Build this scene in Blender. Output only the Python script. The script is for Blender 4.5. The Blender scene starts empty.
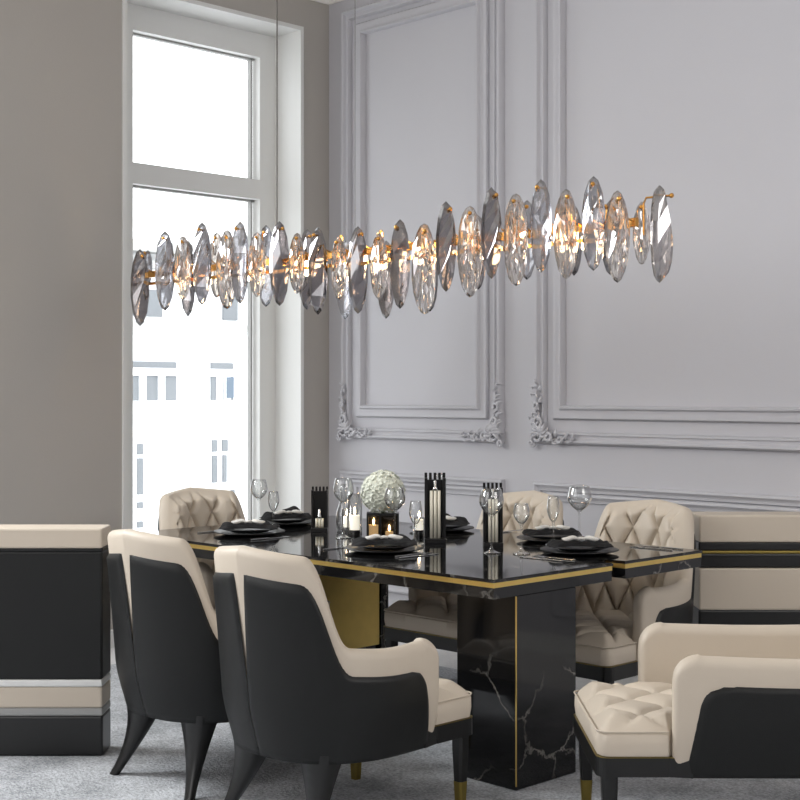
import bpy, bmesh, math, random
from mathutils import Vector, Matrix
random.seed(11)
S = bpy.context.scene
COL = S.collection
PI = math.pi
sin, cos, rad = math.sin, math.cos, math.radians

# ------------------------------------------------------------ materials
def nt(name):
    m = bpy.data.materials.new(name); m.use_nodes = True
    n = m.node_tree.nodes; l = m.node_tree.links
    return m, n, l, n['Principled BSDF']

def rgb(r, g, b):                       # sRGB 0-255 -> linear
    f = lambda c: (c/255/12.92) if c/255 <= .04045 else ((c/255+.055)/1.055)**2.4
    return (f(r), f(g), f(b), 1)

def mat(name, col, rough=.5, metal=0, bump=0, bscale=50, var=0, vscale=6, spec=.5, sheen=0, coat=0):
    m, n, l, p = nt(name)
    p.inputs['Base Color'].default_value = col
    p.inputs['Roughness'].default_value = rough
    p.inputs['Metallic'].default_value = metal
    p.inputs['Specular IOR Level'].default_value = spec
    p.inputs['Sheen Weight'].default_value = sheen
    p.inputs['Coat Weight'].default_value = coat
    tc = n.new('ShaderNodeTexCoord')
    if var:
        t = n.new('ShaderNodeTexNoise'); t.inputs['Scale'].default_value = vscale
        t.inputs['Detail'].default_value = 5
        l.new(tc.outputs['Object'], t.inputs['Vector'])
        mx = n.new('ShaderNodeMix'); mx.data_type = 'RGBA'
        mx.inputs['A'].default_value = tuple(c*(1-var) for c in col[:3])+(1,)
        mx.inputs['B'].default_value = tuple(min(1, c*(1+var)) for c in col[:3])+(1,)
        l.new(t.outputs['Fac'], mx.inputs['Factor'])
        l.new(mx.outputs['Result'], p.inputs['Base Color'])
    if bump:
        t = n.new('ShaderNodeTexNoise'); t.inputs['Scale'].default_value = bscale
        t.inputs['Detail'].default_value = 4
        l.new(tc.outputs['Object'], t.inputs['Vector'])
        b = n.new('ShaderNodeBump'); b.inputs['Strength'].default_value = bump
        b.inputs['Distance'].default_value = .01
        l.new(t.outputs['Fac'], b.inputs['Height']); l.new(b.outputs['Normal'], p.inputs['Normal'])
    return m

M = {}
M['wall'] = mat('wall_paint', rgb(193,192,197), .75, bump=.05, bscale=120, var=.02, vscale=2)
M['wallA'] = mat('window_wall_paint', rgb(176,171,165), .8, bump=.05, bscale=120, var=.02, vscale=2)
M['white'] = mat('white_paint', rgb(226,226,224), .5, var=.015, vscale=3)
M['ceil'] = mat('ceiling_paint', rgb(235,232,226), .8, var=.01)
M['cream'] = mat('cream_leather', rgb(201,189,173), .5, bump=.06, bscale=260, var=.03, vscale=5)
M['leather'] = mat('charcoal_leather', rgb(23,24,24), .45, bump=.08, bscale=320, var=.06, vscale=5, spec=.32)
M['blackwood'] = mat('black_lacquered_wood', rgb(19,19,19), .32, var=.1)
M['gold'] = mat('brushed_brass', rgb(238,206,124), .3, 1, var=.08, vscale=20)
M['brassfit'] = mat('warm_brass', rgb(218,162,88), .25, 1, var=.08, vscale=20)
M['goldtip'] = mat('brass_tip', rgb(150,132,72), .35, 1, var=.08, vscale=20)
M['ceramic'] = mat('black_ceramic', rgb(18,18,20), .38, var=.15, vscale=30)
M['napkin'] = mat('black_linen', rgb(26,26,28), .85, bump=.3, bscale=200, var=.1)
M['linen'] = mat('white_linen', rgb(225,222,216), .8, bump=.3, bscale=150, var=.03)
M['steel'] = mat('polished_steel', rgb(200,200,200), .18, 1, var=.03)
M['tower'] = mat('black_metal_slat', rgb(28,27,27), .35, .4, var=.1)
M['candle'] = mat('ivory_candle_wax', rgb(238,232,215), .5, var=.02)
M['petal'] = mat('hydrangea_petal', rgb(230,233,220), .7, var=.14, vscale=60)
M['leaf'] = mat('green_leaf', rgb(80,104,66), .6, var=.2, vscale=40)
M['facade'] = mat('white_render', rgb(235,236,238), .9, var=.01)
M['outglass'] = mat('grey_facade_glazing', rgb(106,110,114), .6, var=.15, vscale=1)
M['blueglass'] = mat('blue_blind', rgb(84,98,112), .6, var=.05)
M['rope'] = mat('steel_cable', rgb(96,92,88), .4, .6, var=.05)
M['greyband'] = mat('grey_band', rgb(158,158,156), .5, var=.02)

# carpets
def carpet(name, c1, c2):
    m, n, l, p = nt(name)
    tc = n.new('ShaderNodeTexCoord')
    a = n.new('ShaderNodeTexNoise'); a.inputs['Scale'].default_value = 3.2; a.inputs['Detail'].default_value = 8; a.inputs['Roughness'].default_value = .7
    b = n.new('ShaderNodeTexNoise'); b.inputs['Scale'].default_value = 110; b.inputs['Detail'].default_value = 3
    l.new(tc.outputs['Object'], a.inputs['Vector']); l.new(tc.outputs['Object'], b.inputs['Vector'])
    r = n.new('ShaderNodeValToRGB'); r.color_ramp.elements[0].position = .40; r.color_ramp.elements[1].position = .62
    r.color_ramp.elements[0].color = c1; r.color_ramp.elements[1].color = c2
    ad = n.new('ShaderNodeMath'); ad.operation = 'MULTIPLY_ADD'; ad.inputs[1].default_value = .45
    l.new(b.outputs['Fac'], ad.inputs[0])
    sc = n.new('ShaderNodeMath'); sc.operation = 'MULTIPLY'; sc.inputs[1].default_value = .55
    l.new(a.outputs['Fac'], sc.inputs[0]); l.new(sc.outputs[0], ad.inputs[2])
    l.new(ad.outputs[0], r.inputs['Fac']); l.new(r.outputs['Color'], p.inputs['Base Color'])
    bp = n.new('ShaderNodeBump'); bp.inputs['Strength'].default_value = .8; bp.inputs['Distance'].default_value = .01
    l.new(b.outputs['Fac'], bp.inputs['Height']); l.new(bp.outputs['Normal'], p.inputs['Normal'])
    p.inputs['Roughness'].default_value = .95; p.inputs['Specular IOR Level'].default_value = .1
    return m
M['carpet'] = carpet('grey_wool_carpet', rgb(150,152,156), rgb(218,220,224))
M['floor'] = carpet('pale_floor', rgb(215,214,214), rgb(236,235,234))

# black marble with pale veins
def marble():
    m, n, l, p = nt('black_marble')
    tc = n.new('ShaderNodeTexCoord')
    w = n.new('ShaderNodeTexNoise'); w.inputs['Scale'].default_value = 1.6; w.inputs['Detail'].default_value = 7; w.inputs['Roughness'].default_value = .65
    l.new(tc.outputs['Object'], w.inputs['Vector'])
    mx = n.new('ShaderNodeMix'); mx.data_type = 'VECTOR'; mx.inputs['Factor'].default_value = .3
    l.new(tc.outputs['Object'], mx.inputs['A']); l.new(w.outputs['Color'], mx.inputs['B'])
    v = n.new('ShaderNodeTexVoronoi'); v.feature = 'DISTANCE_TO_EDGE'; v.inputs['Scale'].default_value = 5
    l.new(mx.outputs['Result'], v.inputs['Vector'])
    r = n.new('ShaderNodeValToRGB')
    r.color_ramp.elements[0].position = 0; r.color_ramp.elements[0].color = (1, 1, 1, 1)
    r.color_ramp.elements[1].position = .022; r.color_ramp.elements[1].color = (0, 0, 0, 1)
    l.new(v.outputs['Distance'], r.inputs['Fac'])
    k = n.new('ShaderNodeTexNoise'); k.inputs['Scale'].default_value = 2.6; k.inputs['Detail'].default_value = 5
    l.new(tc.outputs['Object'], k.inputs['Vector'])
    kr = n.new('ShaderNodeValToRGB'); kr.color_ramp.elements[0].position = .44; kr.color_ramp.elements[1].position = .6
    l.new(k.outputs['Fac'], kr.inputs['Fac'])
    mu = n.new('ShaderNodeMath'); mu.operation = 'MULTIPLY'
    l.new(r.outputs['Color'], mu.inputs[0]); l.new(kr.outputs['Color'], mu.inputs[1])
    c = n.new('ShaderNodeMix'); c.data_type = 'RGBA'
    c.inputs['A'].default_value = rgb(19,19,20); c.inputs['B'].default_value = rgb(136,132,126)
    l.new(mu.outputs[0], c.inputs['Factor']); l.new(c.outputs['Result'], p.inputs['Base Color'])
    p.inputs['Roughness'].default_value = .07; p.inputs['Specular IOR Level'].default_value = .55
    return m
M['marble'] = marble()

def thin_glass(name, tint, refl=1.0):
    m = bpy.data.materials.new(name); m.use_nodes = True
    n = m.node_tree.nodes; l = m.node_tree.links; n.clear()
    o = n.new('ShaderNodeOutputMaterial'); mx = n.new('ShaderNodeMixShader')
    t = n.new('ShaderNodeBsdfTransparent'); t.inputs['Color'].default_value = tint
    g = n.new('ShaderNodeBsdfGlossy'); g.inputs['Roughness'].default_value = .02
    lw = n.new('ShaderNodeLayerWeight'); lw.inputs['Blend'].default_value = .5
    pw = n.new('ShaderNodeMath'); pw.operation = 'POWER'; pw.inputs[1].default_value = 1.5
    l.new(lw.outputs['Facing'], pw.inputs[0])
    mu = n.new('ShaderNodeMath'); mu.operation = 'MULTIPLY_ADD'; mu.inputs[1].default_value = refl; mu.inputs[2].default_value = .05
    l.new(pw.outputs[0], mu.inputs[0]); l.new(mu.outputs[0], mx.inputs['Fac'])
    l.new(t.outputs[0], mx.inputs[1]); l.new(g.outputs[0], mx.inputs[2]); l.new(mx.outputs[0], o.inputs['Surface'])
    return m
M['glass'] = thin_glass('drinking_glass', (.97, .975, .975, 1), 1.0)
M['pane'] = thin_glass('window_pane_glass', (.97, .98, .98, 1), .25)
M['boxglass'] = thin_glass('smoked_glass', (.16, .13, .1, 1), .5)

def crystal(name, col, smoke):
    m, n, l, p = nt(name)
    n.remove(p)
    o = n['Material Output']
    g = n.new('ShaderNodeBsdfGlass'); g.inputs['Color'].default_value = col; g.inputs['IOR'].default_value = 1.5; g.inputs['Roughness'].default_value = 0
    y = n.new('ShaderNodeBsdfGlossy'); y.inputs['Color'].default_value = smoke; y.inputs['Roughness'].default_value = .03
    t = n.new('ShaderNodeBsdfTransparent'); t.inputs['Color'].default_value = tuple(c*.9 for c in col[:3])+(1,)
    m1 = n.new('ShaderNodeMixShader'); m1.inputs['Fac'].default_value = .12
    l.new(g.outputs[0], m1.inputs[1]); l.new(t.outputs[0], m1.inputs[2])
    m2 = n.new('ShaderNodeMixShader'); m2.inputs['Fac'].default_value = .26
    l.new(m1.outputs[0], m2.inputs[1]); l.new(y.outputs[0], m2.inputs[2])
    l.new(m2.outputs[0], o.inputs['Surface'])
    return m
M['crystal_smoke'] = crystal('smoky_crystal', (.43, .395, .38, 1), (.8, .81, .85, 1))
M['crystal_clear'] = crystal('clear_crystal', (.84, .81, .77, 1), (.95, .95, 1, 1))
M['crystal_grey'] = crystal('grey_crystal', (.68, .68, .70, 1), (.85, .86, .9, 1))

def emis(name, col, st):
    m, n, l, p = nt(name)
    p.inputs['Base Color'].default_value = col
    p.inputs['Emission Color'].default_value = col; p.inputs['Emission Strength'].default_value = st
    return m
M['bulb'] = emis('warm_bulb', (1, .72, .42, 1), 40)
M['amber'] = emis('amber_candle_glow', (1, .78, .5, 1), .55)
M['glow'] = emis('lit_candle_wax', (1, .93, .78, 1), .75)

# ------------------------------------------------------------ mesh helpers
def link(name, bm, m, parent=None, smooth=False, loc=None, rot=None):
    bmesh.ops.recalc_face_normals(bm, faces=bm.faces)
    me = bpy.data.meshes.new(name); bm.to_mesh(me); bm.free()
    if smooth:
        for p in me.polygons: p.use_smooth = True
    me.materials.append(m)
    o = bpy.data.objects.new(name, me); COL.objects.link(o)
    if parent is not None: o.parent = parent
    if loc: o.location = loc
    if rot: o.rotation_euler = rot
    return o

def autosmooth(o, ang=35):
    me = o.data
    bm = bmesh.new(); bm.from_mesh(me)
    for e in bm.edges:
        if len(e.link_faces) == 2 and e.calc_face_angle(0) > rad(ang): e.smooth = False
    bm.to_mesh(me); bm.free()
    for p in me.polygons: p.use_smooth = True
    return o

def thing(name, label, cat, loc=(0,0,0), rz=0, group=None):
    o = bpy.data.objects.new(name, None); COL.objects.link(o)
    o.empty_display_size = .1
    o.location = loc; o.rotation_euler = (0, 0, rz)
    return tag(o, label, cat, group)
def tag(o, label, cat, group=None):
    o['label'] = label; o['category'] = cat
    if group: o['group'] = group
    return o
def struct(o, label=None):
    o['kind'] = 'structure'
    if label: o['label'] = label
    return o
def copy_tree(o, parent=None):
    c = o.copy(); COL.objects.link(c)
    if parent is not None: c.parent = parent
    for ch in list(o.children): copy_tree(ch, c)
    return c

def box(bm, x0, x1, y0, y1, z0, z1, bev=0, seg=2):
    vs = [bm.verts.new((x, y, z)) for x in (x0, x1) for y in (y0, y1) for z in (z0, z1)]
    fs = [(0,1,3,2), (4,6,7,5), (0,4,5,1), (2,3,7,6), (0,2,6,4), (1,5,7,3)]
    faces = [bm.faces.new([vs[i] for i in f]) for f in fs]
    if bev:
        es = list({e for f in faces for e in f.edges})
        bmesh.ops.bevel(bm, geom=es, offset=bev, segments=seg, affect='EDGES', profile=.5)
    return bm
def bx(*a, **k): return box(bmesh.new(), *a, **k)

def lathe(bm, prof, n=32, cx=0, cy=0, cz=0, close=False):
    rings = []
    for r, z in prof:
        if r < 1e-6: rings.append([bm.verts.new((cx, cy, cz+z))])
        else: rings.append([bm.verts.new((cx+r*cos(2*PI*i/n), cy+r*sin(2*PI*i/n), cz+z)) for i in range(n)])
    for a, b in zip(rings, rings[1:]):
        for i in range(n):
            j = (i+1) % n
            if len(a) == 1 and len(b) == 1: continue
            if len(a) == 1: bm.faces.new((a[0], b[i], b[j]))
            elif len(b) == 1: bm.faces.new((a[i], a[j], b[0]))
            else: bm.faces.new((a[i], a[j], b[j], b[i]))
    return bm

def tube(bm, pts, rads, n=10, cap=True, squash=None):
    pts = [Vector(p) for p in pts]
    if not hasattr(rads, '__len__'): rads = [rads]*len(pts)
    rings = []; up = None
    for i, p in enumerate(pts):
        d = (pts[min(i+1, len(pts)-1)] - pts[max(i-1, 0)]).normalized()
        if up is None:
            up = Vector((0, 0, 1)) if abs(d.z) < .9 else Vector((0, 1, 0))
        s = d.cross(up).normalized(); u = s.cross(d).normalized(); up = u
        ry = rads[i]*(squash if squash else 1)
        rings.append([bm.verts.new(p + s*rads[i]*cos(2*PI*k/n) + u*ry*sin(2*PI*k/n)) for k in range(n)])
    for a, b in zip(rings, rings[1:]):
        for k in range(n): bm.faces.new((a[k], a[(k+1) % n], b[(k+1) % n], b[k]))
    if cap: bm.faces.new(rings[0][::-1]); bm.faces.new(rings[-1])
    return bm

def prism(bm, outline, z0, z1):
    a = [bm.verts.new((x, y, z0)) for x, y in outline]; b = [bm.verts.new((x, y, z1)) for x, y in outline]
    n = len(a)
    for i in range(n): bm.faces.new((a[i], a[(i+1) % n], b[(i+1) % n], b[i]))
    bm.faces.new(a[::-1]); bm.faces.new(b)
    return bm

def rectsweep(bm, secs):               # list of (cx,cy,z,hx,hy)
    rings = []
    for cx, cy, z, hx, hy in secs:
        c = min(hx, hy)*.35
        pts = [(-hx+c,-hy), (hx-c,-hy), (hx,-hy+c), (hx,hy-c), (hx-c,hy), (-hx+c,hy), (-hx,hy-c), (-hx,-hy+c)]
        rings.append([bm.verts.new((cx+x, cy+y, z)) for x, y in pts])
    for a, b in zip(rings, rings[1:]):
        for k in range(8): bm.faces.new((a[k], a[(k+1) % 8], b[(k+1) % 8], b[k]))
    bm.faces.new(rings[0][::-1]); bm.faces.new(rings[-1])
    return bm

# ------------------------------------------------------------ room shell
XA, YB, ZC = -3.36, 2.25, 3.97         # window wall, panelled wall, ceiling
XR, YK = 4.8, -5.4
struct(link('floor', bx(XA-.4, XR+.2, YK-.2, YB+.2, -.1, 0), M['floor']))
struct(link('ceiling', bx(XA-.4, XR+.2, YK-.2, YB+.2, ZC, ZC+.1), M['ceil']))
struct(link('wall_back', bx(XA-.4, XR+.2, YB, YB+.15, 0, ZC), M['wall']))
WY0, WY1, WZ0, WZ1 = .747, 2.011, .30, 3.625
bm = bmesh.new()
box(bm, XA-.4, XA, YK, WY0, 0, ZC); box(bm, XA-.4, XA, WY1, YB, 0, ZC)
box(bm, XA-.4, XA, WY0, WY1, 0, WZ0); box(bm, XA-.4, XA, WY0, WY1, WZ1, ZC)
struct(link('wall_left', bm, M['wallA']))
struct(link('wall_right', bx(XR, XR+.15, YK, YB, 0, ZC), M['wall']))
struct(link('wall_front', bx(XA-.4, XR+.15, YK-.15, YK, 0, ZC), M['wall']))

# crown moulding (profile swept round the corner)
bm = bmesh.new()
prof = [(0, 3.825), (.012, 3.825), (.018, 3.845), (.045, 3.86), (.06, 3.885), (.10, 3.90), (.125, 3.935), (.15, 3.945), (.15, 3.97), (0, 3.97)]
def crown(bm, path):
    rings = [[bm.verts.new((px+dx*w, py+dy*w, z)) for w, z in prof] for px, py, dx, dy in path]
    for a, b in zip(rings, rings[1:]):
        for k in range(len(prof)-1): bm.faces.new((a[k], a[k+1], b[k+1], b[k]))
crown(bm, [(XA, YK, 1, 1), (XA, YB, 1, -1), (XR, YB, -1, -1)])
struct(link('trim_1', bm, M['ceil']))

# baseboards
bm = bmesh.new()
box(bm, XA, XR, YB-.02, YB, 0, .085); box(bm, XA, XR, YB-.028, YB, .085, .1, bev=.004)
struct(link('baseboard_back', bm, M['white']))
bm = bmesh.new()
box(bm, XA, XA+.02, YK, YB-.03, 0, .085); box(bm, XA, XA+.028, YK, YB-.03, .085, .1, bev=.004)
struct(link('baseboard_left', bm, M['white']))

# panel mouldings on the panelled wall: mitred frames
def frame(bm, x0, x1, z0, z1, prof):
    rings = []
    for (cx, cz, sx, sz) in ((x0, z0, 1, 1), (x1, z0, -1, 1), (x1, z1, -1, -1), (x0, z1, 1, -1)):
        rings.append([bm.verts.new((cx+sx*w, YB-h, cz+sz*w)) for w, h in prof])
    for i in range(4):
        a, b = rings[i], rings[(i+1) % 4]
        for k in range(len(prof)-1): bm.faces.new((a[k], a[k+1], b[k+1], b[k]))
    return bm
P_OUT = [(0, 0), (0, .014), (.005, .03), (.013, .04), (.022, .038), (.028, .026), (.034, .02), (.048, .02), (.052, .03), (.06, .03), (.066, .018), (.068, 0)]
P_IN = [(0, 0), (0, .012), (.008, .022), (.02, .024), (.034, .018), (.05, .02), (.058, .036), (.068, .04), (.074, .03), (.076, 0)]
P_LOW = [(0, 0), (0, .012), (.006, .026), (.016, .03), (.026, .02), (.036, .014), (.046, .014), (.05, 0)]
PAN = [(-3.215, -1.903, 1.112, 3.752), (-1.668, 1.55, 1.117, 3.752)]
k = 2
for (x0, x1, z0, z1) in PAN:
    bm = frame(bmesh.new(), x0, x1, z0, z1, P_OUT); frame(bm, x0+.115, x1-.115, z0+.132, z1-.098, P_IN)
    struct(autosmooth(link('trim_%d' % k, bm, M['wall']), 40)); k += 1
for (x0, x1) in ((-3.24, -1.903), (-1.688, 1.55)):
    bm = frame(bmesh.new(), x0, x1, .2, .914, P_LOW); frame(bm, x0+.1, x1-.1, .26, .862, P_LOW)
    struct(autosmooth(link('trim_%d' % k, bm, M['wall']), 40)); k += 1

# carved acanthus corner ornaments
def ornament(cx, cz, sx):
    bm = bmesh.new(); rr = random.Random(int(cx*100)+7)
    def L(a, b, h): return (cx+sx*a, YB-h, cz+b)
    def leaf(a, b, ang, ln, wd, h=.05):
        pts = []; rs = []
        for i in range(7):
            t = i/6; c = ang+.9*t*(1 if rr.random() > .5 else -1)*0+.8*t*t
            pts.append(L(a+ln*t*cos(c), b+ln*t*sin(c), h*(.55+.5*sin(PI*t)))); rs.append(max(.0015, wd*sin(PI*(t*.8+.17))))
        tube(bm, pts, rs, 8, squash=.6)
    def scroll(a, b, r, ang0, d=1, turns=1.25):
        pts = []; rs = []
        for i in range(20):
            t = i/19; rad_ = r*(1-.75*t); an = ang0+d*t*turns*2*PI
            pts.append(L(a+rad_*cos(an), b+rad_*sin(an), .045+.012*t)); rs.append(.0095*(1-.35*t))
        tube(bm, pts, rs, 8)
    scroll(.045, .045, .045, PI*.2, 1); scroll(-.004, .005, .02, 0, -1)
    scroll(.11, .035, .03, PI, -1); scroll(.035, .12, .032, -PI/2, 1)
    scroll(.19, .03, .022, PI, 1, 1); scroll(.03, .205, .024, -PI/2, -1, 1)
    for i in range(15):
        t = i/14
        leaf(.03+.24*t, .025+.012*sin(i*2), rad(rr.uniform(-50, 60)), .06*(1-.4*t), .012*(1-.35*t))
        leaf(.03+.012*sin(i*2.2), .03+.29*t, rad(rr.uniform(35, 150)), .062*(1-.4*t), .012*(1-.35*t))
    for i in range(8):
        leaf(.05, .05, rad(-30+i*30), .07, .014, .055)
    return bm
orns = []
for (cx, cz, sx) in ((-3.215, 1.112, 1), (-1.903, 1.112, -1), (-1.668, 1.117, 1)):
    struct(link('trim_%d' % k, ornament(cx, cz, sx), M['wall'], smooth=True), 'carved acanthus corner ornament on the panel moulding'); k += 1

# window
win = bpy.data.objects.new('window_1', None); COL.objects.link(win); win.location = (XA-.23, (WY0+WY1)/2, WZ0)
struct(win)
def wpart(name, bm, m, lab=None):
    o = link(name, bm, m, win); o.location = (-win.location.x, -win.location.y, -win.location.z)
    if lab: o['label'] = lab
    return o
bm = bmesh.new()
FX0, FX1 = XA-.31, XA-.235
GY0, GY1 = .955, 1.885
box(bm, FX0, FX1, WY0-.02, GY0, WZ0-.02, WZ1+.02); box(bm, FX0, FX1, GY1, 2.05, WZ0-.02, WZ1+.02)
box(bm, FX0, FX1, GY0, GY1, 3.475, WZ1+.02); box(bm, FX0, FX1, GY0, GY1, 2.593, 2.713); box(bm, FX0, FX1, GY0, GY1, WZ0-.02, .42)
wpart('window_frame', bm, M['white'])
for (z0, z1) in ((2.713, 3.475), (.42, 2.593)):
    bm = bmesh.new()
    g = .012
    box(bm, FX0-.012, FX0+.022, GY0, GY0+g, z0, z1); box(bm, FX0-.012, FX0+.022, GY1-.03, GY1-.018, z0, z1)
    box(bm, FX0-.012, FX0+.022, GY0, GY1, z1-g, z1); box(bm, FX0-.012, FX0+.022, GY0, GY1, z0, z0+g)
    wpart('glazing_bead', bm, M['greyband'], 'grey glazing bead')
    wpart('pane', bx(FX0+.002, FX0+.006, GY0+.01, GY1-.01, z0+.01, z1-.01), M['pane'])
bm = bmesh.new()                       # plaster lining of the reveal + thin architrave edge
box(bm, FX1, XA+.012, WY1-.004, WY1+.02, WZ0, WZ1+.02); box(bm, FX1, XA+.012, WY0-.02, WY0+.004, WZ0, WZ1+.02)
box(bm, FX1, XA+.012, WY0, WY1, WZ1-.004, WZ1+.02); box(bm, FX1, XA+.03, WY0, WY1, WZ0-.03, WZ0+.004)
wpart('reveal', bm, M['white'])

# rug
tag(link('rug', bx(-2.9, 3.3, -4.2, 1.52, .001, .014, bev=.005), M['carpet']), 'large mottled grey wool rug under the dining table', 'rug')

# building across the street
bl = thing('building', 'pale overexposed building across the street outside the window', 'building', (-12, 9, -8))
def bpart(name, bm, m, par=bl):
    o = link(name, bm, m, par)
    off = Vector((12, -9, 8))
    if par is not bl: off = Vector((0, 0, 0))
    o.location = off
    return o
bpart('wall', bx(-16, -12, -2, 30, -8, 3.35), M['facade'])
bm = bmesh.new(); box(bm, -12.0, -11.75, -2, 30, 3.22, 3.36); box(bm, -12, -11.85, -2, 30, 3.02, 3.12)
bpart('cornice', bm, M['greyband'])
bpart('ledge', bx(-12, -11.9, -2, 30, 2.25, 2.33), M['greyband'])
def bwin(y0, y1, z0, z1, blue=False, bars=True):
    w = bpart('window', bx(-12.02, -11.97, y0, y1, z0, z1), M['outglass'])
    bm = bmesh.new(); m_ = (z0+z1)/2+.12; c = (y0+y1)/2
    if bars:
        box(bm, -11.99, -11.94, y0-.04, y1+.04, m_-.05, m_+.05)
        for q in ((y0*.66+y1*.34), (y0*.3+y1*.7)): box(bm, -11.985, -11.945, q-.05, q+.05, z0, m_-.051)
        bpart('mullion', bm, M['facade'], w)
    if blue: bpart('blind', bx(-11.98, -11.93, y1-.14, y1-.02, z0+.03, m_-.06), M['blueglass'], w)
bwin(6.4, 7.22, 1.30, 1.81); bwin(7.80, 8.17, 1.30, 1.81, True)
bwin(8.0, 8.25, 2.40, 2.75, bars=False); bwin(6.45, 7.0, 2.40, 2.75, bars=False)
for (y0, y1, z0, z1) in ((6.62, 6.70, .08, .55), (6.62, 6.70, .60, .74), (7.82, 7.90, .18, .55), (7.82, 7.90, .60, .76), (8.0, 8.06, .18, .55), (7.99, 8.08, .60, .76)):
    bpart('shutter_slot', bx(-12.02, -11.97, y0, y1, z0, z1), M['outglass'])
for i in range(7): bpart('vent_slot', bx(-12.02, -11.97, 7.24+.15*i, 7.30+.15*i, .02, .07), M['outglass'])
for i in range(3): bpart('vent_slot', bx(-12.02, -11.97, 6.62, 6.70, -.1-.25*i, -.02-.25*i), M['outglass'])

# ------------------------------------------------------------ chair
def puff(u, z, pu, pz):
    a = abs(sin(PI*(u/pu+z/pz))); b = abs(sin(PI*(u/pu-z/pz)))
    m_ = min(a, b); return .75*(1-math.exp(-m_*5))+.25*m_

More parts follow.
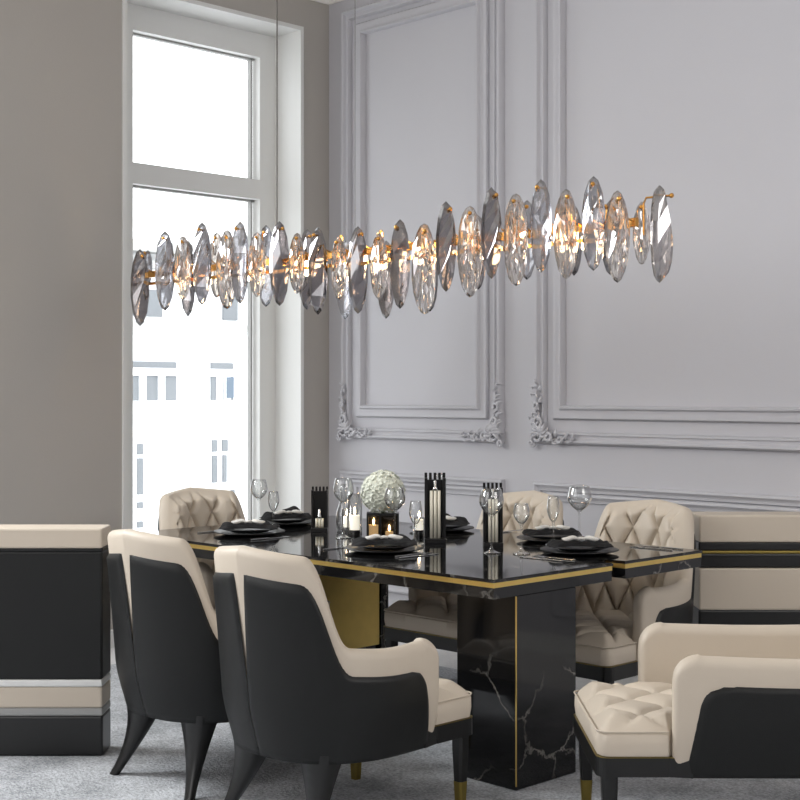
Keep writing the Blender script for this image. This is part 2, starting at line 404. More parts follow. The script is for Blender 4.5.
def make_chair(label, loc, rz, W=.325, D=.335, arm=.175, straight=.0, armh=.60, a0=.185, qs=.16):
    """origin on the floor under the seat; faces +y; D = back distance, arm = arm front y"""
    t = thing('dining_chair', label, 'chair', loc, rz, None)
    # plan half path from right arm front (u=0) to centre back (u=L)
    raw = [(W-.012, arm), (W-.004, arm*.5)] ; ys = straight
    raw.append((W, ys))
    NQ = 40
    for i in range(1, NQ+1):
        a = PI/2*i/NQ
        raw.append((W*cos(a)**.86 if i < NQ else 0, ys-(D+ys)*sin(a)**.86))
    cum = [0]
    for p, q in zip(raw, raw[1:]): cum.append(cum[-1]+math.dist(p, q))
    L = cum[-1]
    def at(u):
        u = max(0, min(L, u))
        for i in range(len(raw)-1):
            if u <= cum[i+1] or i == len(raw)-2:
                s = (u-cum[i])/max(1e-9, cum[i+1]-cum[i]); p, q = raw[i], raw[i+1]
                return p[0]+(q[0]-p[0])*s, p[1]+(q[1]-p[1])*s
    def frm(u):
        e = .012
        p = at(u-e); q = at(u+e)
        if u+e > L: q = (-at(2*L-u-e)[0], at(2*L-u-e)[1])
        tx, ty = q[0]-p[0], q[1]-p[1]; n = math.hypot(tx, ty) or 1
        c = at(u)
        return c, (-ty/n*-1*-1, tx/n) if False else (-ty/n, tx/n)
    s0 = cum[2]                          # arc length of straight part
    A0, A1 = s0+a0, s0+.345
    def H(u):
        h = armh-.012*sin(PI*min(1, u/max(.05, A0)))
        if u < .075: h = armh-.075+math.sqrt(max(0, .075**2-(.075-u)**2))
        s = min(1, max(0, (u-A0)/(A1-A0))); s = s*s*s*(s*(6*s-15)+10)
        top = .879+.028*min(1, max(0, (u-A1+.05)/(L-A1+.05)))
        return h+(top-h)*s
    def lean(u, z):
        s = min(1, max(0, (u-.1)/(L-.1)))
        return (.075*s)*(max(0, z-.28)/.63)**1.3 - .025*max(0, (.42-z)/.14)**1.5
    def T(u, z):
        e = min(1, u/.022); e = math.sqrt(max(0, 1-(1-e)**2))
        return (.062*(.55+.45*e))
    Z0 = .275
    def pt(U, n, z):                     # U in [0,2L] right to left
        u = min(U, 2*L-U); sg = 1 if U <= L else -1
        (cx, cy), (nx, ny) = frm(u)
        # outward normal must point away from the seat centre
        if nx*cx+ny*(cy+.02) < 0: nx, ny = -nx, -ny
        if abs(u-L) < 1e-6: nx, ny = 0, -1
        k = n+lean(u, z)
        return (sg*(cx+nx*k), cy+ny*k, z)
    N = 260
    Us = []
    for i in range(N+1):
        x = i/N
        Us.append(2*L*x)
    Us = sorted(set([0, .004, .009, .015, .022, .03, .045, .06] + [2*L-v for v in (0, .004, .009, .015, .022, .03, .045, .06)] + [v for v in Us if .07 < v < 2*L-.07]))
    # cream padded body
    bm = bmesh.new(); rings = []
    NO, NR, NI = 10, 8, 72
    for U in Us:
        u = min(U, 2*L-U); h = H(u); tt = T(u, 0); r = tt/2; off = (.062-tt)/2
        ring = []
        for i in range(NO+1):
            z = Z0+(h-r-Z0)*i/NO; ring.append(pt(U, -off, z))
        for i in range(1, NR):
            a = PI*i/NR; ring.append(pt(U, -off-r+r*cos(a), h-r+r*sin(a)))
        for i in range(NI+1):
            z = h-r-(h-r-Z0)*i/NI
            q = 0
            ins = min(1, max(0, (u-qs)/.05))*min(1, max(0, (z-.34)/.05))*min(1, max(0, (h-r+.01-z)/.03))
            if ins > 0: q = .040*ins*puff(U-L, z-.41, .15, .25)
            ring.append(pt(U, -off-tt-q-.018*ins, z))
        rings.append([bm.verts.new(p) for p in ring])
    for a, b in zip(rings, rings[1:]):
        n = len(a)
        for i in range(n): bm.faces.new((a[i], a[(i+1) % n], b[(i+1) % n], b[i]))
    bm.faces.new(rings[0]); bm.faces.new(rings[-1][::-1])
    o = link('backrest', bm, M['cream'], t); autosmooth(o, 50)
    o['label'] = 'cream padded backrest and arms with diamond quilting inside'
    # charcoal outer shell in two halves, parted by a slit at the back
    for sg in (0, 1):
        bm = bmesh.new(); nu, nz = 60, 26; g = []
        for i in range(nu+1):
            row = []
            for j in range(nz+1):
                zz = j/nz; si = i/nu
                # front limit slopes: wider cream band at the top of the arm
                zt_ref = .28+(armh-.28)*zz
                uf = .032+.044*min(1, max(0, (zt_ref-.28)/.28))
                ztop_ = armh-.092; r_ = .06; zq = .250+(ztop_-.250)*zz
                if zq > ztop_-r_: uf += r_-math.sqrt(max(0, r_*r_-(zq-ztop_+r_)**2))
                # slit taper
                zb = .28+.53*zz
                slit = min(1, max(0, (zb-.50)/.30))
                ue = L-.001-.019*slit
                u = uf+(ue-uf)*si
                top = H(u)-.078
                if u < .15: top = armh-.092
                z = .250+(top-.250)*zz
                ed = min((u-uf), (ue-u)+.016*(1-slit)*.7, (top-z))
                off = .014*math.sqrt(min(1, max(0, ed)/.016)) - .003
                U = u if sg == 0 else 2*L-u
                row.append(bm.verts.new(pt(U, off, z)))
            g.append(row)
        for i in range(nu):
            for j in range(nz): bm.faces.new((g[i][j], g[i+1][j], g[i+1][j+1], g[i][j+1]))
        # turn under at the bottom
        inner = [bm.verts.new((g[i][0].co.x*.93, g[i][0].co.y*.93, .253)) for i in range(nu+1)]
        for i in range(nu): bm.faces.new((g[i][0], inner[i], inner[i+1], g[i+1][0]))
        o = link('outer_shell', bm, M['leather'], t, smooth=True); o['label'] = 'charcoal leather outer shell panel'
    # underside board
    out = [pt(U, -.012, .29)[:2] for U in Us]
    link('seat_base', prism(bmesh.new(), out, .252, .30), M['blackwood'], t)
    # seat outline (T shaped cushion)
    fr = .365; iw = W-.066; fw = W-.042
    def hw(y):
        s = min(1, max(0, (y-arm+.005)/.012)); w = iw+(fw-iw)*s
        r = .035
        if y > fr-r: w -= r-math.sqrt(max(0, r*r-(y-fr+r)**2))
        return w
    yb = -(D-.10)
    def yclip(y): return y
    def hwb(y):
        w = hw(y)
        if y < straight-.02:
            s = min(1, (straight-.02-y)/(D-.06+straight)); w = min(w, (W-.07)*math.sqrt(max(.02, 1-s*s)))
        return w
    # black rail and gold line in front
    yy = [arm-.06, arm+.006, arm+.012] + [arm+.012+(fr-.035-arm-.012)*i/4 for i in range(1, 5)] + [fr-.035+.035*sin(PI/2*i/6) for i in range(1, 7)]
    def outline(e):
        r_ = [(hw(y)+e if y > arm else W-.03+e, y+e*(1 if y > fr-.035 else 0)) for y in yy]
        return r_ + [(-x, y) for x, y in r_[::-1]]
    link('seat_rail', prism(bmesh.new(), outline(.006), .250, .306), M['blackwood'], t)
    o = link('rail_trim', prism(bmesh.new(), outline(.0065), .306, .3078), M['goldtip'], t); o['label'] = 'thin brass line along the seat rail'
    # cushion
    bm = bmesh.new(); nx, ny = 84, 84
    ycs = [yb+(fr-.0-yb)*j/ny for j in range(ny+1)]
    ycs = sorted(set(ycs+[arm+.003, arm+.008]))
    g = []
    for y in ycs:
        w = hwb(y); row = []
        for i in range(nx+1):
            s = -1+2*i/nx; x = s*w
            ed = min(w-abs(x), fr-y, y-yb+.05)
            z = .386+.012*min(1, max(0, ed)/.05)
            q = min(1, max(0, ed-.012)/.04)
            z += .030*q*puff(x, y-.03, .20, .20)
            if ed < .02: z -= .012*(1-math.sqrt(max(0, ed)/.02))
            row.append(bm.verts.new((x, y, z)))
        g.append(row)
    for a, b in zip(g, g[1:]):
        for i in range(nx): bm.faces.new((a[i], a[i+1], b[i+1], b[i]))
    loop = [r[0] for r in g] + g[-1][1:] + [r[-1] for r in g[:-1][::-1]] + g[0][1:-1][::-1]
    prev = loop
    for (e, z) in ((.004, .372), (.005, .34), (.0, .309)):
        cur = []
        for v in loop:
            x, y = v.co.x, v.co.y; d = math.hypot(x, y-.04) or 1
            cur.append(bm.verts.new((x+e*x/d, y+e*(y-.04)/d, z)))
        n = len(prev)
        for i in range(n): bm.faces.new((prev[i], prev[(i+1) % n], cur[(i+1) % n], cur[i]))
        prev = cur
    bm.faces.new(prev)
    o = link('seat', bm, M['cream'], t); autosmooth(o, 60); o['label'] = 'cream tufted seat cushion'
    # piping
    bm = bmesh.new()
    pp = [(-(hw(y)+.004), y, .382) for y in yy[1:]] + [((hw(y)+.004), y, .382) for y in yy[1:][::-1]]
    pp = [(x, y+(.004 if y > fr-.01 else 0), z) for x, y, z in pp]
    link('piping', tube(bm, pp, .0032, 6), M['cream'], o, smooth=True)
    # legs
    for sx in (-1, 1):
        bm = bmesh.new()
        px, py = sx*(fw-.03), fr-.035
        rectsweep(bm, [(px, py, .27, .024, .024), (px, py, .2, .023, .023), (px, py, .095, .018, .018)])
        lg = link('leg', bm, M['blackwood'], t)
        tp = link('leg_tip', rectsweep(bmesh.new(), [(px, py, .096, .019, .019), (px, py, .002, .0145, .0145)]), M['goldtip'], lg)
        tp['label'] = 'brass leg tip'
    for sx in (-1, 1):
        bm = bmesh.new(); secs = []
        for i in range(9):
            q = i/8; z = .275*(1-q)+.001
            x = sx*(W*.50+.065*q**1.7); y = -(D*.60)-.09*q**1.6
            w = .052*(1-q)**1.6+.017
            secs.append((x, y, z, w*1.05, w*.75))
        rectsweep(bm, secs)
        autosmooth(link('leg', bm, M['blackwood'], t), 50)
    return t

CH = [
 ('charcoal and cream armchair seen from behind, front of table nearer the window', (-.935, -.455), 0),
 ('charcoal and cream armchair seen from behind, nearest the camera with curved arm in full view', (-.25, -.50), 0),
 ('cream quilted armchair on the wall side of the table, tucked in behind its middle', (-1.17, 1.24), PI),
 ('cream quilted armchair on the wall side, at the right end of the table', (-.43, 1.20), PI),
 ('cream armchair at the far head of the table in front of the window', (-2.15, .58), -PI/2),
]
base = None
for lab, (x, y), rz in CH:
    if base is None: base = o = make_chair(lab, (x, y, .014), rz)
    else:
        o = copy_tree(base); o['label'] = lab
    o.location = (x, y, .014); o.rotation_euler = (0, 0, rz); o['group'] = 'dining chairs around the black table'
# the side-on chair at the right, facing left; deeper arms run out of the picture
th = rad(45.31)
c3 = make_chair('cream and charcoal armchair seen side-on at the right, facing left', (.692, .200, .014), th+PI/2, W=.322, D=.86, arm=.152, straight=-.56, armh=.610, qs=.95)
c3['group'] = 'dining chairs around the black table'

# ------------------------------------------------------------ added blocks that copy the stretched bands at the picture's edges, no real furniture
def banded(name, label, cat, org, rz, w, d, bands):
    t = thing(name, label, cat, (org[0], org[1], 0), rz)
    for (pn, z0, z1, m, e, lab) in bands:
        o = link(pn, bx(0, w, e, d, z0, z1, bev=min(.008, (z1-z0)*.2)), M[m], t)
        if lab: o['label'] = lab
    return t
# left: seen from the camera its face is square-on
banded('left_edge_bands', 'added block of cream, charcoal and black bands standing in for stretched chair edges at the left', 'left_edge_bands',
       (-1.981, -1.230), th, .825, .15,
       [('top_band', .802, .878, 'cream', -.012, 'cream top band'), ('upper_rail', .79, .802, 'blackwood', 0, 'thin black line'),
        ('front_panel', .305, .79, 'leather', -.004, 'charcoal band'),
        ('light_strip', .278, .305, 'white', -.006, 'white strip'), ('lower_panel', .198, .278, 'cream', -.004, 'cream lower band'),
        ('grey_strip', .167, .198, 'greyband', -.001, 'grey strip'), ('base_band', .015, .167, 'blackwood', 0, 'black bottom band')])  # the thin strip is just a grey band of the added block
banded('right_edge_bands', 'added block of cream and black bands standing in for stretched chair and table edges at the right', 'right_edge_bands',
       (-.29, 1.688), th, .56, .18,
       [('top_band', .733, .853, 'cream', -.012, 'cream top band'), ('black_band', .695, .733, 'blackwood', 0, 'black band'),
        ('brass_line', .683, .695, 'goldtip', -.002, 'thin brass line'), ('lower_black_band', .619, .683, 'blackwood', 0, 'black band under the brass line'),
        ('taupe_band', .435, .619, 'cream', -.01, 'taupe cream band'), ('base_band', .002, .435, 'blackwood', 0, 'black base')])  # added block, its bands continue the chair and table edges

# ------------------------------------------------------------ table
tb = thing('dining_table', 'large black marble dining table with brass edge line and block pedestals', 'table', (-1.115, .71, 0))
def tpart(name, bm, m, lab=None):
    o = link(name, bm, m, tb); o.location = (1.115, -.71, 0)
    if lab: o['label'] = lab
    return o
TL, TW = 2.23, 1.27
def topoutline(e, n0=.672, n1=.748):
    # notch in the near end
    return [(-TL+e, e), (-e, e), (-e, n0-e), (-.09-e, n0-e), (-.09-e, n1+e), (-e, n1+e), (-e, TW-e), (-TL+e, TW-e)]
def prism_bev(o, z0, z1, b):
    bm = prism(bmesh.new(), o, z0, z1)
    bmesh.ops.bevel(bm, geom=[e for e in bm.edges if abs(e.verts[0].co.z-e.verts[1].co.z) < 1e-5 and e.verts[0].co.z > (z0+z1)/2], offset=b, segments=2, affect='EDGES')
    return bm
tpart('tabletop', prism_bev(topoutline(.0), .744, .755, .003), M['marble'])
tpart('brass_edge', prism(bmesh.new(), topoutline(.003), .726, .744), M['gold'], 'polished brass edge line')
tpart('apron', prism(bmesh.new(), topoutline(.004), .688, .726), M['marble'])
def pedestal(x0, x1, y0, y1, goldface):
    o = tpart('pedestal', bx(x0, x1, y0, y1, .014, .688, bev=.004, seg=1), M['marble'], 'black marble block pedestal')
    bm = bmesh.new()
    box(bm, x1-.0015, x1+.0025, y0-.0025, y0+.0015, .03, .686)
    s = link('brass_inlay', bm, M['gold'], o); s['label'] = 'thin brass inlay strip'
    if goldface:
        g = link('brass_panel', bx(x1, x1+.012, y0+.0, y1-.055, .13, .686), M['gold'], o); g['label'] = 'polished brass cladding'
        link('side_column', bx(x1, x1+.02, y1-.05, y1, .014, .686), M['marble'], o)
pedestal(-.285, -.004, .12, .455, False)
pedestal(-2.12, -1.9, .72, 1.33, True)

# ------------------------------------------------------------ tableware
ZT = .755
def plate_set(lab, x, y, r=.155, rz=0, peak=.05, roll=True):
    t = thing('dinner_plate', lab[0], 'plate', (x, y, ZT))
    t['group'] = 'black plate stacks on the table'
    prof = [(0, .002), (r*.62, .002), (r*.66, 0), (r*.7, .003), (r, .013), (r*1.0, .016), (r*.72, .008), (r*.68, .006), (0, .006)]
    link('charger_plate', lathe(bmesh.new(), prof, 48), M['ceramic'], t, smooth=True)
    p2 = [(q*.8 if q else 0, z+.014) for q, z in prof]
    link('plate_rim', lathe(bmesh.new(), p2, 48), M['ceramic'], t, smooth=True)['label'] = 'smaller black plate on the charger'
    # napkin: folded cloth, lies on the plate
    bm = bmesh.new(); n = 28; g = []
    rr = random.Random(int(x*1000))
    ph = rr.uniform(0, 6)
    for i in range(n+1):
        row = []
        for j in range(n+1):
            a = -1+2*i/n; b = -1+2*j/n
            pinch = .35+.65*min(1, abs(a)*1.4)
            hx = a*r*.82; hy = b*r*.42*pinch
            h = .034+peak*.55*(1-abs(b))**1.2*(.35+.65*abs(sin(a*3+ph)))*(1-abs(a)**4) + .006*sin(9*a+ph+3*b)+.005*sin(17*b+a*4)
            if abs(a) > .97 or abs(b) > .97: h = .031
            row.append(bm.verts.new((hx, hy, max(.0305, h))))
        g.append(row)
    for i in range(n):
        for j in range(n): bm.faces.new((g[i][j], g[i+1][j], g[i+1][j+1], g[i][j+1]))
    e = [g[i][0] for i in range(n+1)] + g[n][1:] + [g[i][n] for i in range(n-1, -1, -1)] + g[0][1:-1][::-1]
    lo = [bm.verts.new((v.co.x, v.co.y, .0292)) for v in e]
    for i in range(len(e)): bm.faces.new((e[i], e[(i+1) % len(e)], lo[(i+1) % len(e)], lo[i]))
    bm.faces.new(lo)
    nk = link('napkin', bm, M['napkin'], None, smooth=True, loc=(x, y, ZT), rot=(0, 0, rz))
    tag(nk, lab[1], 'napkin', 'black napkins on the plates')
    if roll:
        bm = bmesh.new()
        for s in (-1, 1):
            pts = [(s*(.012+.062*q/6), -r*.30+.006*sin(q*1.3+s), .062+.003*sin(q)) for q in range(7)]
            tube(bm, pts, [.004, .010, .012, .0125, .012, .010, .004], 10, squash=.75)
        tube(bm, [(-.016, -r*.30, .060), (0, -r*.3, .063), (.016, -r*.3, .060)], .006, 8)
        o = link('cloth_roll', bm, M['linen'], None, smooth=True, loc=(x, y, ZT), rot=(0, 0, rz))
        tag(o, lab[2], 'white cloth', 'white cloth bows on the napkins')
CR = th
plate_set(('black plate stack at the front of the table nearest the window', 'black folded napkin on the front plate nearest the window', 'white cloth bow on the front plate nearest the window'), -1.777, .36, .16, CR)
plate_set(('black plate stack at the far window corner of the table', 'black peaked napkin on the plate at the far window corner', 'white cloth bow on the plate at the far window corner'), -2.03, .79, .15, CR+.3, .09)
plate_set(('black plate stack at the middle of the front edge', 'black folded napkin on the middle front plate', 'white cloth bow on the middle front plate'), -.875, .33, .16, CR)
plate_set(('black plate stack on the wall side beyond the tall candle holder', 'black peaked napkin on the plate beyond the tall candle holder', 'white cloth bow on the plate beyond the tall candle holder'), -1.29, 1.10, .15, CR-.2, .10)
plate_set(('nearer black plate stack at the right end of the table', 'black napkin on the nearer plate at the right end', 'white cloth bow on the nearer plate at the right end'), -.29, .84, .155, CR, .035)
plate_set(('farther black plate stack at the right end of the table', 'black napkin on the farther plate at the right end', 'white cloth bow on the farther plate at the right end'), -.65, 1.11, .15, CR, .04)

def wineglass(lab, x, y, h, rb, kind='wine', bowl=.48):
    bm = bmesh.new(); zb = h*(1-bowl)
    pr = [(0, .003), (.034, .0015), (.035, .003), (.02, .007), (.006, .016), (.0038, .03), (.0035, zb-.02), (.005, zb-.006)]
    for i in range(1, 13):
        q = i/12
        rr_ = rb*math.sin(min(1, q*1.25)**.85*PI/2)*(1-.28*max(0, q-.55)/.45)
        pr.append((max(.006, rr_), zb+h*bowl*(q**1.25)))
    inn = [(max(.0, r_-.0012), z_+(.0015 if i == 8 else 0)) for i, (r_, z_) in enumerate(pr) if i >= 8][::-1]
    lathe(bm, pr+inn+[(0, zb+.004)], 28, cz=0)
    o = link('wine_glass' if kind == 'wine' else 'champagne_glass', bm, M['glass'], None, smooth=True, loc=(x, y, ZT))
    tag(o, lab, 'glass', 'stem glasses on the table')
GL = [
 ('large round wine glass by the window-end plates', -2.008, .60, .225, .045),
 ('slim glass beside the large wine glass at the window end', -1.90, .60, .175, .030),
 ('large round wine glass left of the white flower ball', -1.359, .55, .262, .050),
 ('wine glass standing in front of the white flower ball', -1.04, .55, .235, .050),
 ('tall slim glass just behind and right of the flower ball', -1.02, .80, .285, .026),
 ('slim glass left of the tall central candle holder', -.936, .57, .185, .030),
 ('wine glass in front of the right candle holder', -.524, .58, .255, .054),
 ('slim glass just right of the right candle holder', -.42, .64, .20, .036),
 ('large round wine glass at the right end between the plates', -.437, 1.03, .250, .056),
 ('slim glass left of the large right-end wine glass', -.535, .98, .205, .030),
]
for lab, x, y, h, rb in GL: wineglass(lab, x, y, h, rb, bowl=.42 if rb > .035 else .55)

# ribbed candle towers: ring of black slats open towards the room, three pale rods inside
def tower(lab, x, y, h, w, rodz=(.06, .75), group='black slatted candle holders'):
    t = thing('candle_holder', lab, 'candle holder', (x, y, ZT), CR); t['group'] = group
    link('base', bx(-w, w, -w, w, 0, .02, bev=.002), M['tower'], t)
    link('back_panel', bx(-w*.92, w*.92, w*.55, w*.75, .02, h*.90), M['tower'], t)
    n = 5
    for i in range(n):
        cx = -w*.86+2*w*.86*i/(n-1)
        for k, yy_ in enumerate((w*.9,)):
            link('slat', bx(cx-w*.13, cx+w*.13, yy_-w*.16, yy_+w*.12, .02, h, bev=.001, seg=1), M['tower'], t)
    for sx in (-1, 1):
        link('slat', bx(sx*w*.86-w*.14, sx*w*.86+w*.14, -w*.3, w*.5, .02, h*.93, bev=.001, seg=1), M['tower'], t)
    a, b = rodz
    for i in (-1, 0, 1):
        link('rod', tube(bmesh.new(), [(i*w*.36, -w*.15, .02), (i*w*.36, -w*.15, h*b)], w*.15, 10), M['candle'], t, smooth=True)['label'] = 'ivory rod'
    link('cup', lathe(bmesh.new(), [(0, h*b), (w*.3, h*b), (w*.3, h*b+.012), (.008, h*b+.016), (.008, h*b+.04), (0, h*b+.045)], 16), M['steel'], t, smooth=True)
tower('tall slatted black candle holder at the middle of the table', -.948, .70, .295, .045)
tower('slatted black candle holder at the right of the table', -.675, .76, .262, .040)
tower('short slatted black candle holder nearest the window', -1.642, .66, .205, .038, (.06, .30))
tower('small slim slatted black candle holder beside the tallest one', -1.095, .83, .19, .018, (.06, .5))

# glass cylinder candles
def hurricane(lab, x, y, h, r, ch):
    t = thing('candle_lantern', lab, 'candle', (x, y, ZT)); t['group'] = 'glass candle lanterns on the table'
    link('base', lathe(bmesh.new(), [(0, 0), (r*.8, 0), (r*.8, .028), (0, .028)], 24), M['tower'], t)
    link('glass_cylinder', lathe(bmesh.new(), [(r, .001), (r, h), (r-.0015, h), (r-.0015, .003)], 28), M['glass'], t, smooth=True)
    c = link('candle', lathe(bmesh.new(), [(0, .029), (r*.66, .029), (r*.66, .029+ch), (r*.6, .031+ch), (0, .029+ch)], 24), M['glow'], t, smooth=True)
    link('flame', lathe(bmesh.new(), [(0, .036+ch), (.005, .045+ch), (.004, .055+ch), (0, .068+ch)], 12), M['bulb'], c, smooth=True)
hurricane('tall clear glass cylinder with a lit white candle, left of the flower ball', -1.385, .64, .19, .034, .062)
hurricane('clear glass cylinder candle standing close left of the tallest lantern', -1.50, .70, .11, .026, .045)
hurricane('low glass candle between the flower box and the tallest slatted holder', -1.18, .84, .085, .028, .045)
# curved clear carafe
bm = lathe(bmesh.new(), [(0, .002), (.03, .002), (.034, .01), (.036, .05), (.034, .085), (.022, .12), (.016, .15), (.017, .185), (.024, .215), (.0228, .215), (.0155, .185), (.0145, .15), (.0205, .12), (.0325, .085), (.0345, .05), (.03, .006), (0, .005)], 28)
tag(link('carafe', bm, M['glass'], None, smooth=True, loc=(-1.60, .77, ZT)), 'clear curved glass carafe right of the window-side slatted holder', 'carafe')

# flower box and hydrangea ball
fb = thing('flower_box', 'black glass flower box with amber tealights under the white flower ball', 'planter', (-1.215, .65, ZT), CR)
bm = bmesh.new()
box(bm, -.07, .07, -.045, .045, 0, .01); box(bm, -.07, .07, .035, .045, .01, .115); box(bm, -.07, .07, -.045, .045, .105, .115)
for x in (-.07, -.015, .062): box(bm, x, x+.008, -.045, .035, .01, .105)
link('box_frame', bm, M['blackwood'], fb)
link('front_pane', bx(-.062, .062, -.0445, -.0425, .01, .105), thin_glass('dark_pane', (.75, .68, .58, 1), .3), fb)
for cx, r, hh in ((-.04, .02, .05), (.028, .017, .022)):
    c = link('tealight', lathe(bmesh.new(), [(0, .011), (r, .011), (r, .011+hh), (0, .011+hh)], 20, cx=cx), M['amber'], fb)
    link('flame', lathe(bmesh.new(), [(0, .012+hh), (.004, .02+hh), (.003, .03+hh), (0, .042+hh)], 10, cx=cx), M['bulb'], c)
fl = thing('flower_ball', 'round white-green hydrangea flower ball on the black box', 'flowers', (-1.215, .65, ZT+.115))
bm = bmesh.new(); rr = random.Random(3); R0 = .092; cz = .088
bmesh.ops.create_icosphere(bm, subdivisions=3, radius=R0*.86, matrix=Matrix.Translation((0, 0, cz)))
NF = 330
for i in range(NF):
    z = 1-2*(i+.5)/NF; a = i*2.39996; q = math.sqrt(1-z*z)
    if z < -.93: continue
    d = Vector((q*cos(a), q*sin(a), z)); rr0 = R0*rr.uniform(.9, 1.04); c = Vector((0, 0, cz))+d*rr0
    s = d.orthogonal().normalized(); u = d.cross(s); sp = rr.uniform(0, 6)
    for k_ in range(4):
        an = sp+k_*PI/2; pd = s*cos(an)+u*sin(an); sd = d.cross(pd)
        v0 = bm.verts.new(c); v1 = bm.verts.new(c+pd*.007+sd*.006+d*.004); v2 = bm.verts.new(c+pd*.015+d*rr.uniform(.001, .006)); v3 = bm.verts.new(c+pd*.007-sd*.006+d*.004)
        bm.faces.new((v0, v1, v2, v3))
link('blossom', bm, M['petal'], fl)
link('stem', tube(bmesh.new(), [(0, 0, 0), (0, 0, .02)], .012, 10), M['leaf'], fl)

# cutlery
def knife(lab, x, y, rz, kind='knife'):
    bm = bmesh.new()
    if kind == 'knife':
        box(bm, -.1, 0, -.005, .005, .001, .006, bev=.0015, seg=1); box(bm, 0, .11, -.008, .007, .001, .0035, bev=.001, seg=1)
    else:
        box(bm, -.1, .045, -.004, .004, .001, .005, bev=.001, seg=1); box(bm, .04, .062, -.012, .012, .001, .004, bev=.001, seg=1)
        for q in (-.0105, -.0035, .0035, .0105): box(bm, .06, .1, q-.0018, q+.0018, .001, .004)
    o = link(kind, bm, M['steel'], None, loc=(x, y, ZT), rot=(0, 0, rz)); tag(o, lab, 'cutlery', 'steel cutlery beside the plates')
for lab, x, y, rz, kd in (
  ('steel knife right of the middle front plate', -.655, .30, PI/2, 'knife'), ('steel fork next to the knife right of the middle front plate', -.70, .32, PI/2, 'fork'),
  ('steel fork left of the middle front plate', -1.075, .28, PI/2, 'fork'),
  ('steel knife right of the front window-side plate', -1.565, .30, PI/2, 'knife'), ('steel fork left of the front window-side plate', -1.975, .32, PI/2, 'fork'),
  ('steel fork left of the nearer right-end plate', -.24, .62, PI, 'fork'), ('steel knife on the left of the nearer right-end plate, by the brass edge', -.25, .56, PI, 'knife'),
  ('steel fork left of the plate beyond the tall candle holder', -1.03, 1.27, -PI/2, 'fork'),
  ('steel knife beside the farther right-end plate', -.80, 1.25, -PI/2, 'knife'),
  ('steel knife at the far right corner of the table', -.16, 1.22, PI, 'knife'), ('steel fork at the far right corner of the table', -.17, 1.16, PI, 'fork')):
    knife(lab, x, y, rz, kd)

# ------------------------------------------------------------ chandelier
YC, ZB = .5, 1.99
cd = thing('chandelier', 'long linear crystal chandelier of smoky and clear faceted petals on a brass bar', 'chandelier', (-1.25, YC, ZB))
def cpart(name, bm, m, par=None, lab=None, smooth=False, rot=None, loc=(0, 0, 0)):
    o = link(name, bm, m, par or cd, smooth=smooth)
    o.location = loc
    if rot: o.rotation_euler = rot
    if lab: o['label'] = lab
    return o
X0, X1 = -2.86, .23
OX = -1.25
cpart('bar', bx(X0-OX, X1-OX, -.012, .012, -.016, .016, bev=.003), M['brassfit'])
cpart('side_bar', bx(X0-OX+.05, X1-OX-.1, -.05, -.042, -.06, -.045), M['brassfit'])
for x in (-1.753, -1.231):
    cpart('suspension_cable', tube(bmesh.new(), [(x-OX, 0, .01), (x-OX, 0, ZC-ZB)], .0032 if x < -1.5 else .0011, 8), M['rope'])
def crystal_mesh(hh, hb, d, nseg, seed, rough):
    """marquise petal: bevelled rim, table facets and (when not hammered) a long off-centre ridge"""
    rr = random.Random(seed); bm = bmesh.new()
    def ring(k, kz, y, jit=0):
        r = []
        for i in range(nseg):
            a = 2*PI*(i+.5)/nseg; ct, st = cos(a), sin(a)
            x = hb*math.copysign(abs(ct)**1.1, ct); z = hh*math.copysign(abs(st)**.95, st)
            j = 1+rr.uniform(-jit, jit)
            r.append(bm.verts.new((x*k*j, y*(1+rr.uniform(-jit, jit)*3), z*kz*j)))
        return r
    out = ring(1, 1, 0, .02 if rough else 0); n = nseg
    bk = ring(.9, .94, d*.28, .04 if rough else 0)
    fr = ring(.86, .92, -d*.34, .05 if rough else 0)
    def band(A_, B_, tri):
        for i in range(n):
            j = (i+1) % n
            if tri: bm.faces.new((A_[i], A_[j], B_[j])); bm.faces.new((A_[i], B_[j], B_[i]))
            else: bm.faces.new((A_[i], A_[j], B_[j], B_[i]))
    band(out, bk, rough); band(fr, out, rough)
    if rough:
        f2 = ring(.55, .62, -d*.8, .12); band(f2, fr, True); f3 = ring(.25, .3, -d*.95, .15); band(f3, f2, True)
        bm.faces.new(f3); b2 = ring(.5, .55, d*.5, .1); band(bk, b2, True); bm.faces.new(b2)
    else:
        sx = rr.choice((-1, 1))*.34*hb; h_ = n//2
        Rr = sorted([v for v in fr if v.co.x > 0], key=lambda v: -v.co.z)
        Lr = sorted([v for v in fr if v.co.x <= 0], key=lambda v: -v.co.z)
        Cr = [bm.verts.new((sx*sin(2.6*v.co.z/hh)+.1*sx, -d*(1.1-.65*(v.co.z/hh)**2), v.co.z*.95)) for v in Rr]
        for i in range(len(Rr)-1):
            bm.faces.new((Rr[i], Rr[i+1], Cr[i+1], Cr[i])); bm.faces.new((Lr[i+1], Lr[i], Cr[i], Cr[i+1]))
        bm.faces.new((Lr[0], Rr[0], Cr[0])); bm.faces.new((Rr[-1], Lr[-1], Cr[-1]))
        c = bm.verts.new((sx, d*.6, 0))
        for i in range(n):
            j = (i+1) % n; bm.faces.new((bk[j], bk[i], c))
    return bm
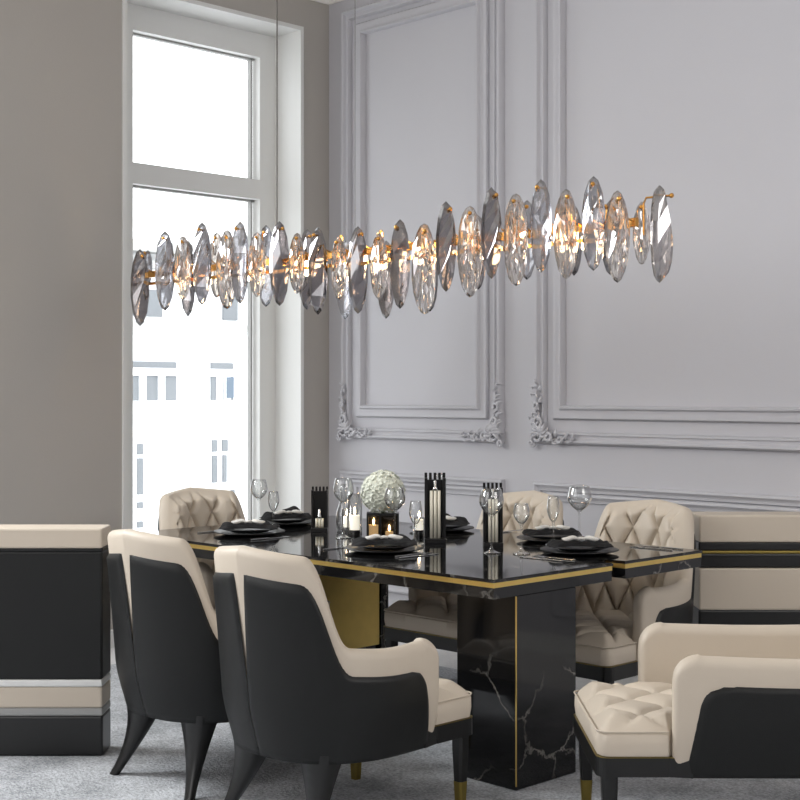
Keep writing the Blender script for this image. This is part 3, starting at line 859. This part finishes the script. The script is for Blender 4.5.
# px centre, top, bottom, kind  (f=1375 camera; converted to metres on the bar line)
CAM = Vector((3.087, -3.501, 1.385)); FW = Vector((-sin(th), cos(th), 0)); RT = Vector((cos(th), sin(th), 0))
rows = [ # metres: x along bar, z centre, half height, kind
]
def span(px, top, bot, yoff):
    u = (px-400)/1375; d = FW+RT*u; t_ = (YC+yoff-CAM.y)/d.y
    return CAM.x+t_*d.x, 1.385-(top-394)/1375*t_, 1.385-(bot-394)/1375*t_
FRONT = [(140,249,326,'s'),(165,231,311,'g'),(183,236,300,'c'),(202,222,305,'g'),(227,230,309,'c'),(240,221,304,'g'),(257,232,297,'c'),(279.5,221,306,'s'),
 (297,233,294,'c'),(318,227,315,'s'),(339,237,300,'c'),(358,226,314,'s'),(379,233,300,'c'),(400,219,309,'s'),(424,223,315,'c'),(446,201,292,'s'),
 (470,205,298,'c'),(491.5,187,279,'s'),(516,193,287,'c'),(541,179,273,'g'),(566,189,280,'c'),(593.5,176,271,'g'),(617.5,191,282,'c')]
BACK = [(148,250,285,'g'),(188,240,317,'s'),(217,232,298,'c'),(266,225,307,'g'),(307,229,310,'s'),(345,240,320,'g'),(386,240,319,'s'),(430,240,312,'s'),(478,215,290,'s'),
 (527,200,280,'g'),(574,205,276,'s'),(610,200,275,'s'),(641.5,202,265,'c')]
idx = 0
for lst, yo in ((FRONT, -.10), (BACK, .10)):
    for (px, tp, bt, kd_) in lst:
        x, za, zb_ = span(px, tp, bt, yo)
        za += 0; hh = (za-zb_)/2; zc = (za+zb_)/2
        hb = hh*(.255 if kd_ != 'c' else .275)
        bmc = crystal_mesh(hh, hb, .036, 14 if kd_ != 'c' else 18, idx, kd_ == 'c')
        rz = rad(random.uniform(15, 45)) if kd_ != 'c' else rad(random.uniform(25, 50))
        if kd_ == 's': rz = rad(random.choice((8, 18, 72)))
        m_ = {'s': 'crystal_smoke', 'c': 'crystal_clear', 'g': 'crystal_grey'}[kd_]
        lb_ = {'s': 'smoky faceted crystal petal', 'c': 'clear hammered crystal petal', 'g': 'pale grey faceted crystal petal'}[kd_]
        o = cpart('crystal', bmc, M[m_], lab=lb_, rot=(0, 0, rz), loc=(x-OX, yo, zc-ZB))
        # brass pin and arm to the bar
        bmp = bmesh.new(); zt = hh*.80
        tube(bmp, [(0, -.034, zt), (0, .012, zt)], .0045, 8)
        bmesh.ops.create_icosphere(bmp, subdivisions=2, radius=.0085, matrix=Matrix.Translation((0, -.036, zt)))
        cpart('pin', bmp, M['brassfit'], par=o)
        zl = zc-ZB+zt
        bma = bmesh.new()
        tube(bma, [(0, yo*.86, zl), (0, yo*.78, zl-.012), (0, yo*.74, zl*.3), (0, 0, .0)], .0034, 6)
        if kd_ == 'c' and yo < 0:
            # brass bracket plate behind the clear petals
            box(bma, -.038, -.004, -.074, -.070, -.03, .06)
            tube(bma, [(-.02, -.07, -.06), (-.02, -.07, .07)], .007, 8)
        cpart('arm', bma, M['brassfit'], loc=(x-OX, 0, 0))
        idx += 1
# end petal, turned across the bar
x, za, zb_ = span(659.5, 185, 283, 0)
o = cpart('crystal', crystal_mesh((za-zb_)/2, .055, .045, 14, 99, False), M['crystal_clear'], lab='end crystal petal facing out', rot=(0, 0, rad(100)), loc=(x+.0-OX, 0, (za+zb_)/2-ZB))
bmp = bmesh.new(); tube(bmp, [(0, -.045, .13), (0, .05, .13), (0, .06, .11), (0, .06, .0)], .004, 8)
bmesh.ops.create_icosphere(bmp, subdivisions=2, radius=.009, matrix=Matrix.Translation((0, -.045, .13)))
cpart('pin', bmp, M['brassfit'], par=o)
for px in (193, 255, 312, 425, 487, 565, 590, 383):
    x = span(px, 250, 260, 0)[0]
    b = lathe(bmesh.new(), [(0, -.075), (.012, -.07), (.013, -.03), (.009, -.014), (.009, -.01), (0, -.01)], 14)
    cpart('bulb', b, M['bulb'], loc=(x-OX, -.03, -.01), smooth=True, lab='small warm bulb')

# ------------------------------------------------------------ light
w = bpy.data.worlds.new('World'); S.world = w; w.use_nodes = True
bg = w.node_tree.nodes['Background']; bg.inputs['Color'].default_value = (.96, .98, 1, 1); bg.inputs['Strength'].default_value = 2.5

def area(name, loc, rot, sx, sy, power, col=(1, 1, 1)):
    l = bpy.data.lights.new(name, 'AREA'); l.shape = 'RECTANGLE'; l.size = sx; l.size_y = sy; l.energy = power; l.color = col
    o = bpy.data.objects.new(name, l); COL.objects.link(o); o.location = loc; o.rotation_euler = rot
    return o
# added unseen area lamps standing in for daylight; no windows are cut behind them
area('daylight_fill_left', (XA+.05, -2.2, 2.2), (0, rad(-68), 0), 2.8, 1.6, 225, (.95, .98, 1))
area('daylight_fill_behind', (-.8, YK+.3, 2.4), (rad(70), 0, 0), 3.0, 2.6, 46, (1, .98, .96))
area('daylight_fill_behind_right', (2.8, YK+.3, 2.4), (rad(70), 0, 0), 2.4, 2.6, 20, (1, .98, .96))
area('daylight_fill_right', (XR-.1, .2, 2.5), (0, rad(62), 0), 2.4, 2.2, 75, (1, .97, .93))
sun = bpy.data.lights.new('sun', 'SUN'); sun.energy = 2.0; sun.angle = rad(3)
so = bpy.data.objects.new('sun', sun); COL.objects.link(so)
so.rotation_euler = Vector((.75, -.15, .65)).to_track_quat('Z', 'Y').to_euler()
# ------------------------------------------------------------ camera
cam = bpy.data.cameras.new('Camera'); cam.sensor_width = 36; cam.lens = 1375/800*36; cam.shift_y = -.0075; cam.clip_start = .05; cam.clip_end = 200
co = bpy.data.objects.new('Camera', cam); COL.objects.link(co); co.location = CAM; co.rotation_euler = (rad(90), 0, th)
S.camera = co
S.view_settings.view_transform = 'Standard'; S.view_settings.look = 'None'; S.view_settings.gamma = 1; S.view_settings.use_curve_mapping = False
S.view_settings.exposure = .40
c = S.cycles
c.use_denoising = True
c.max_bounces = 12; c.transmission_bounces = 12; c.transparent_max_bounces = 16; c.glossy_bounces = 5; c.diffuse_bounces = 4
c.caustics_reflective = False; c.caustics_refractive = False
c.sample_clamp_indirect = 6
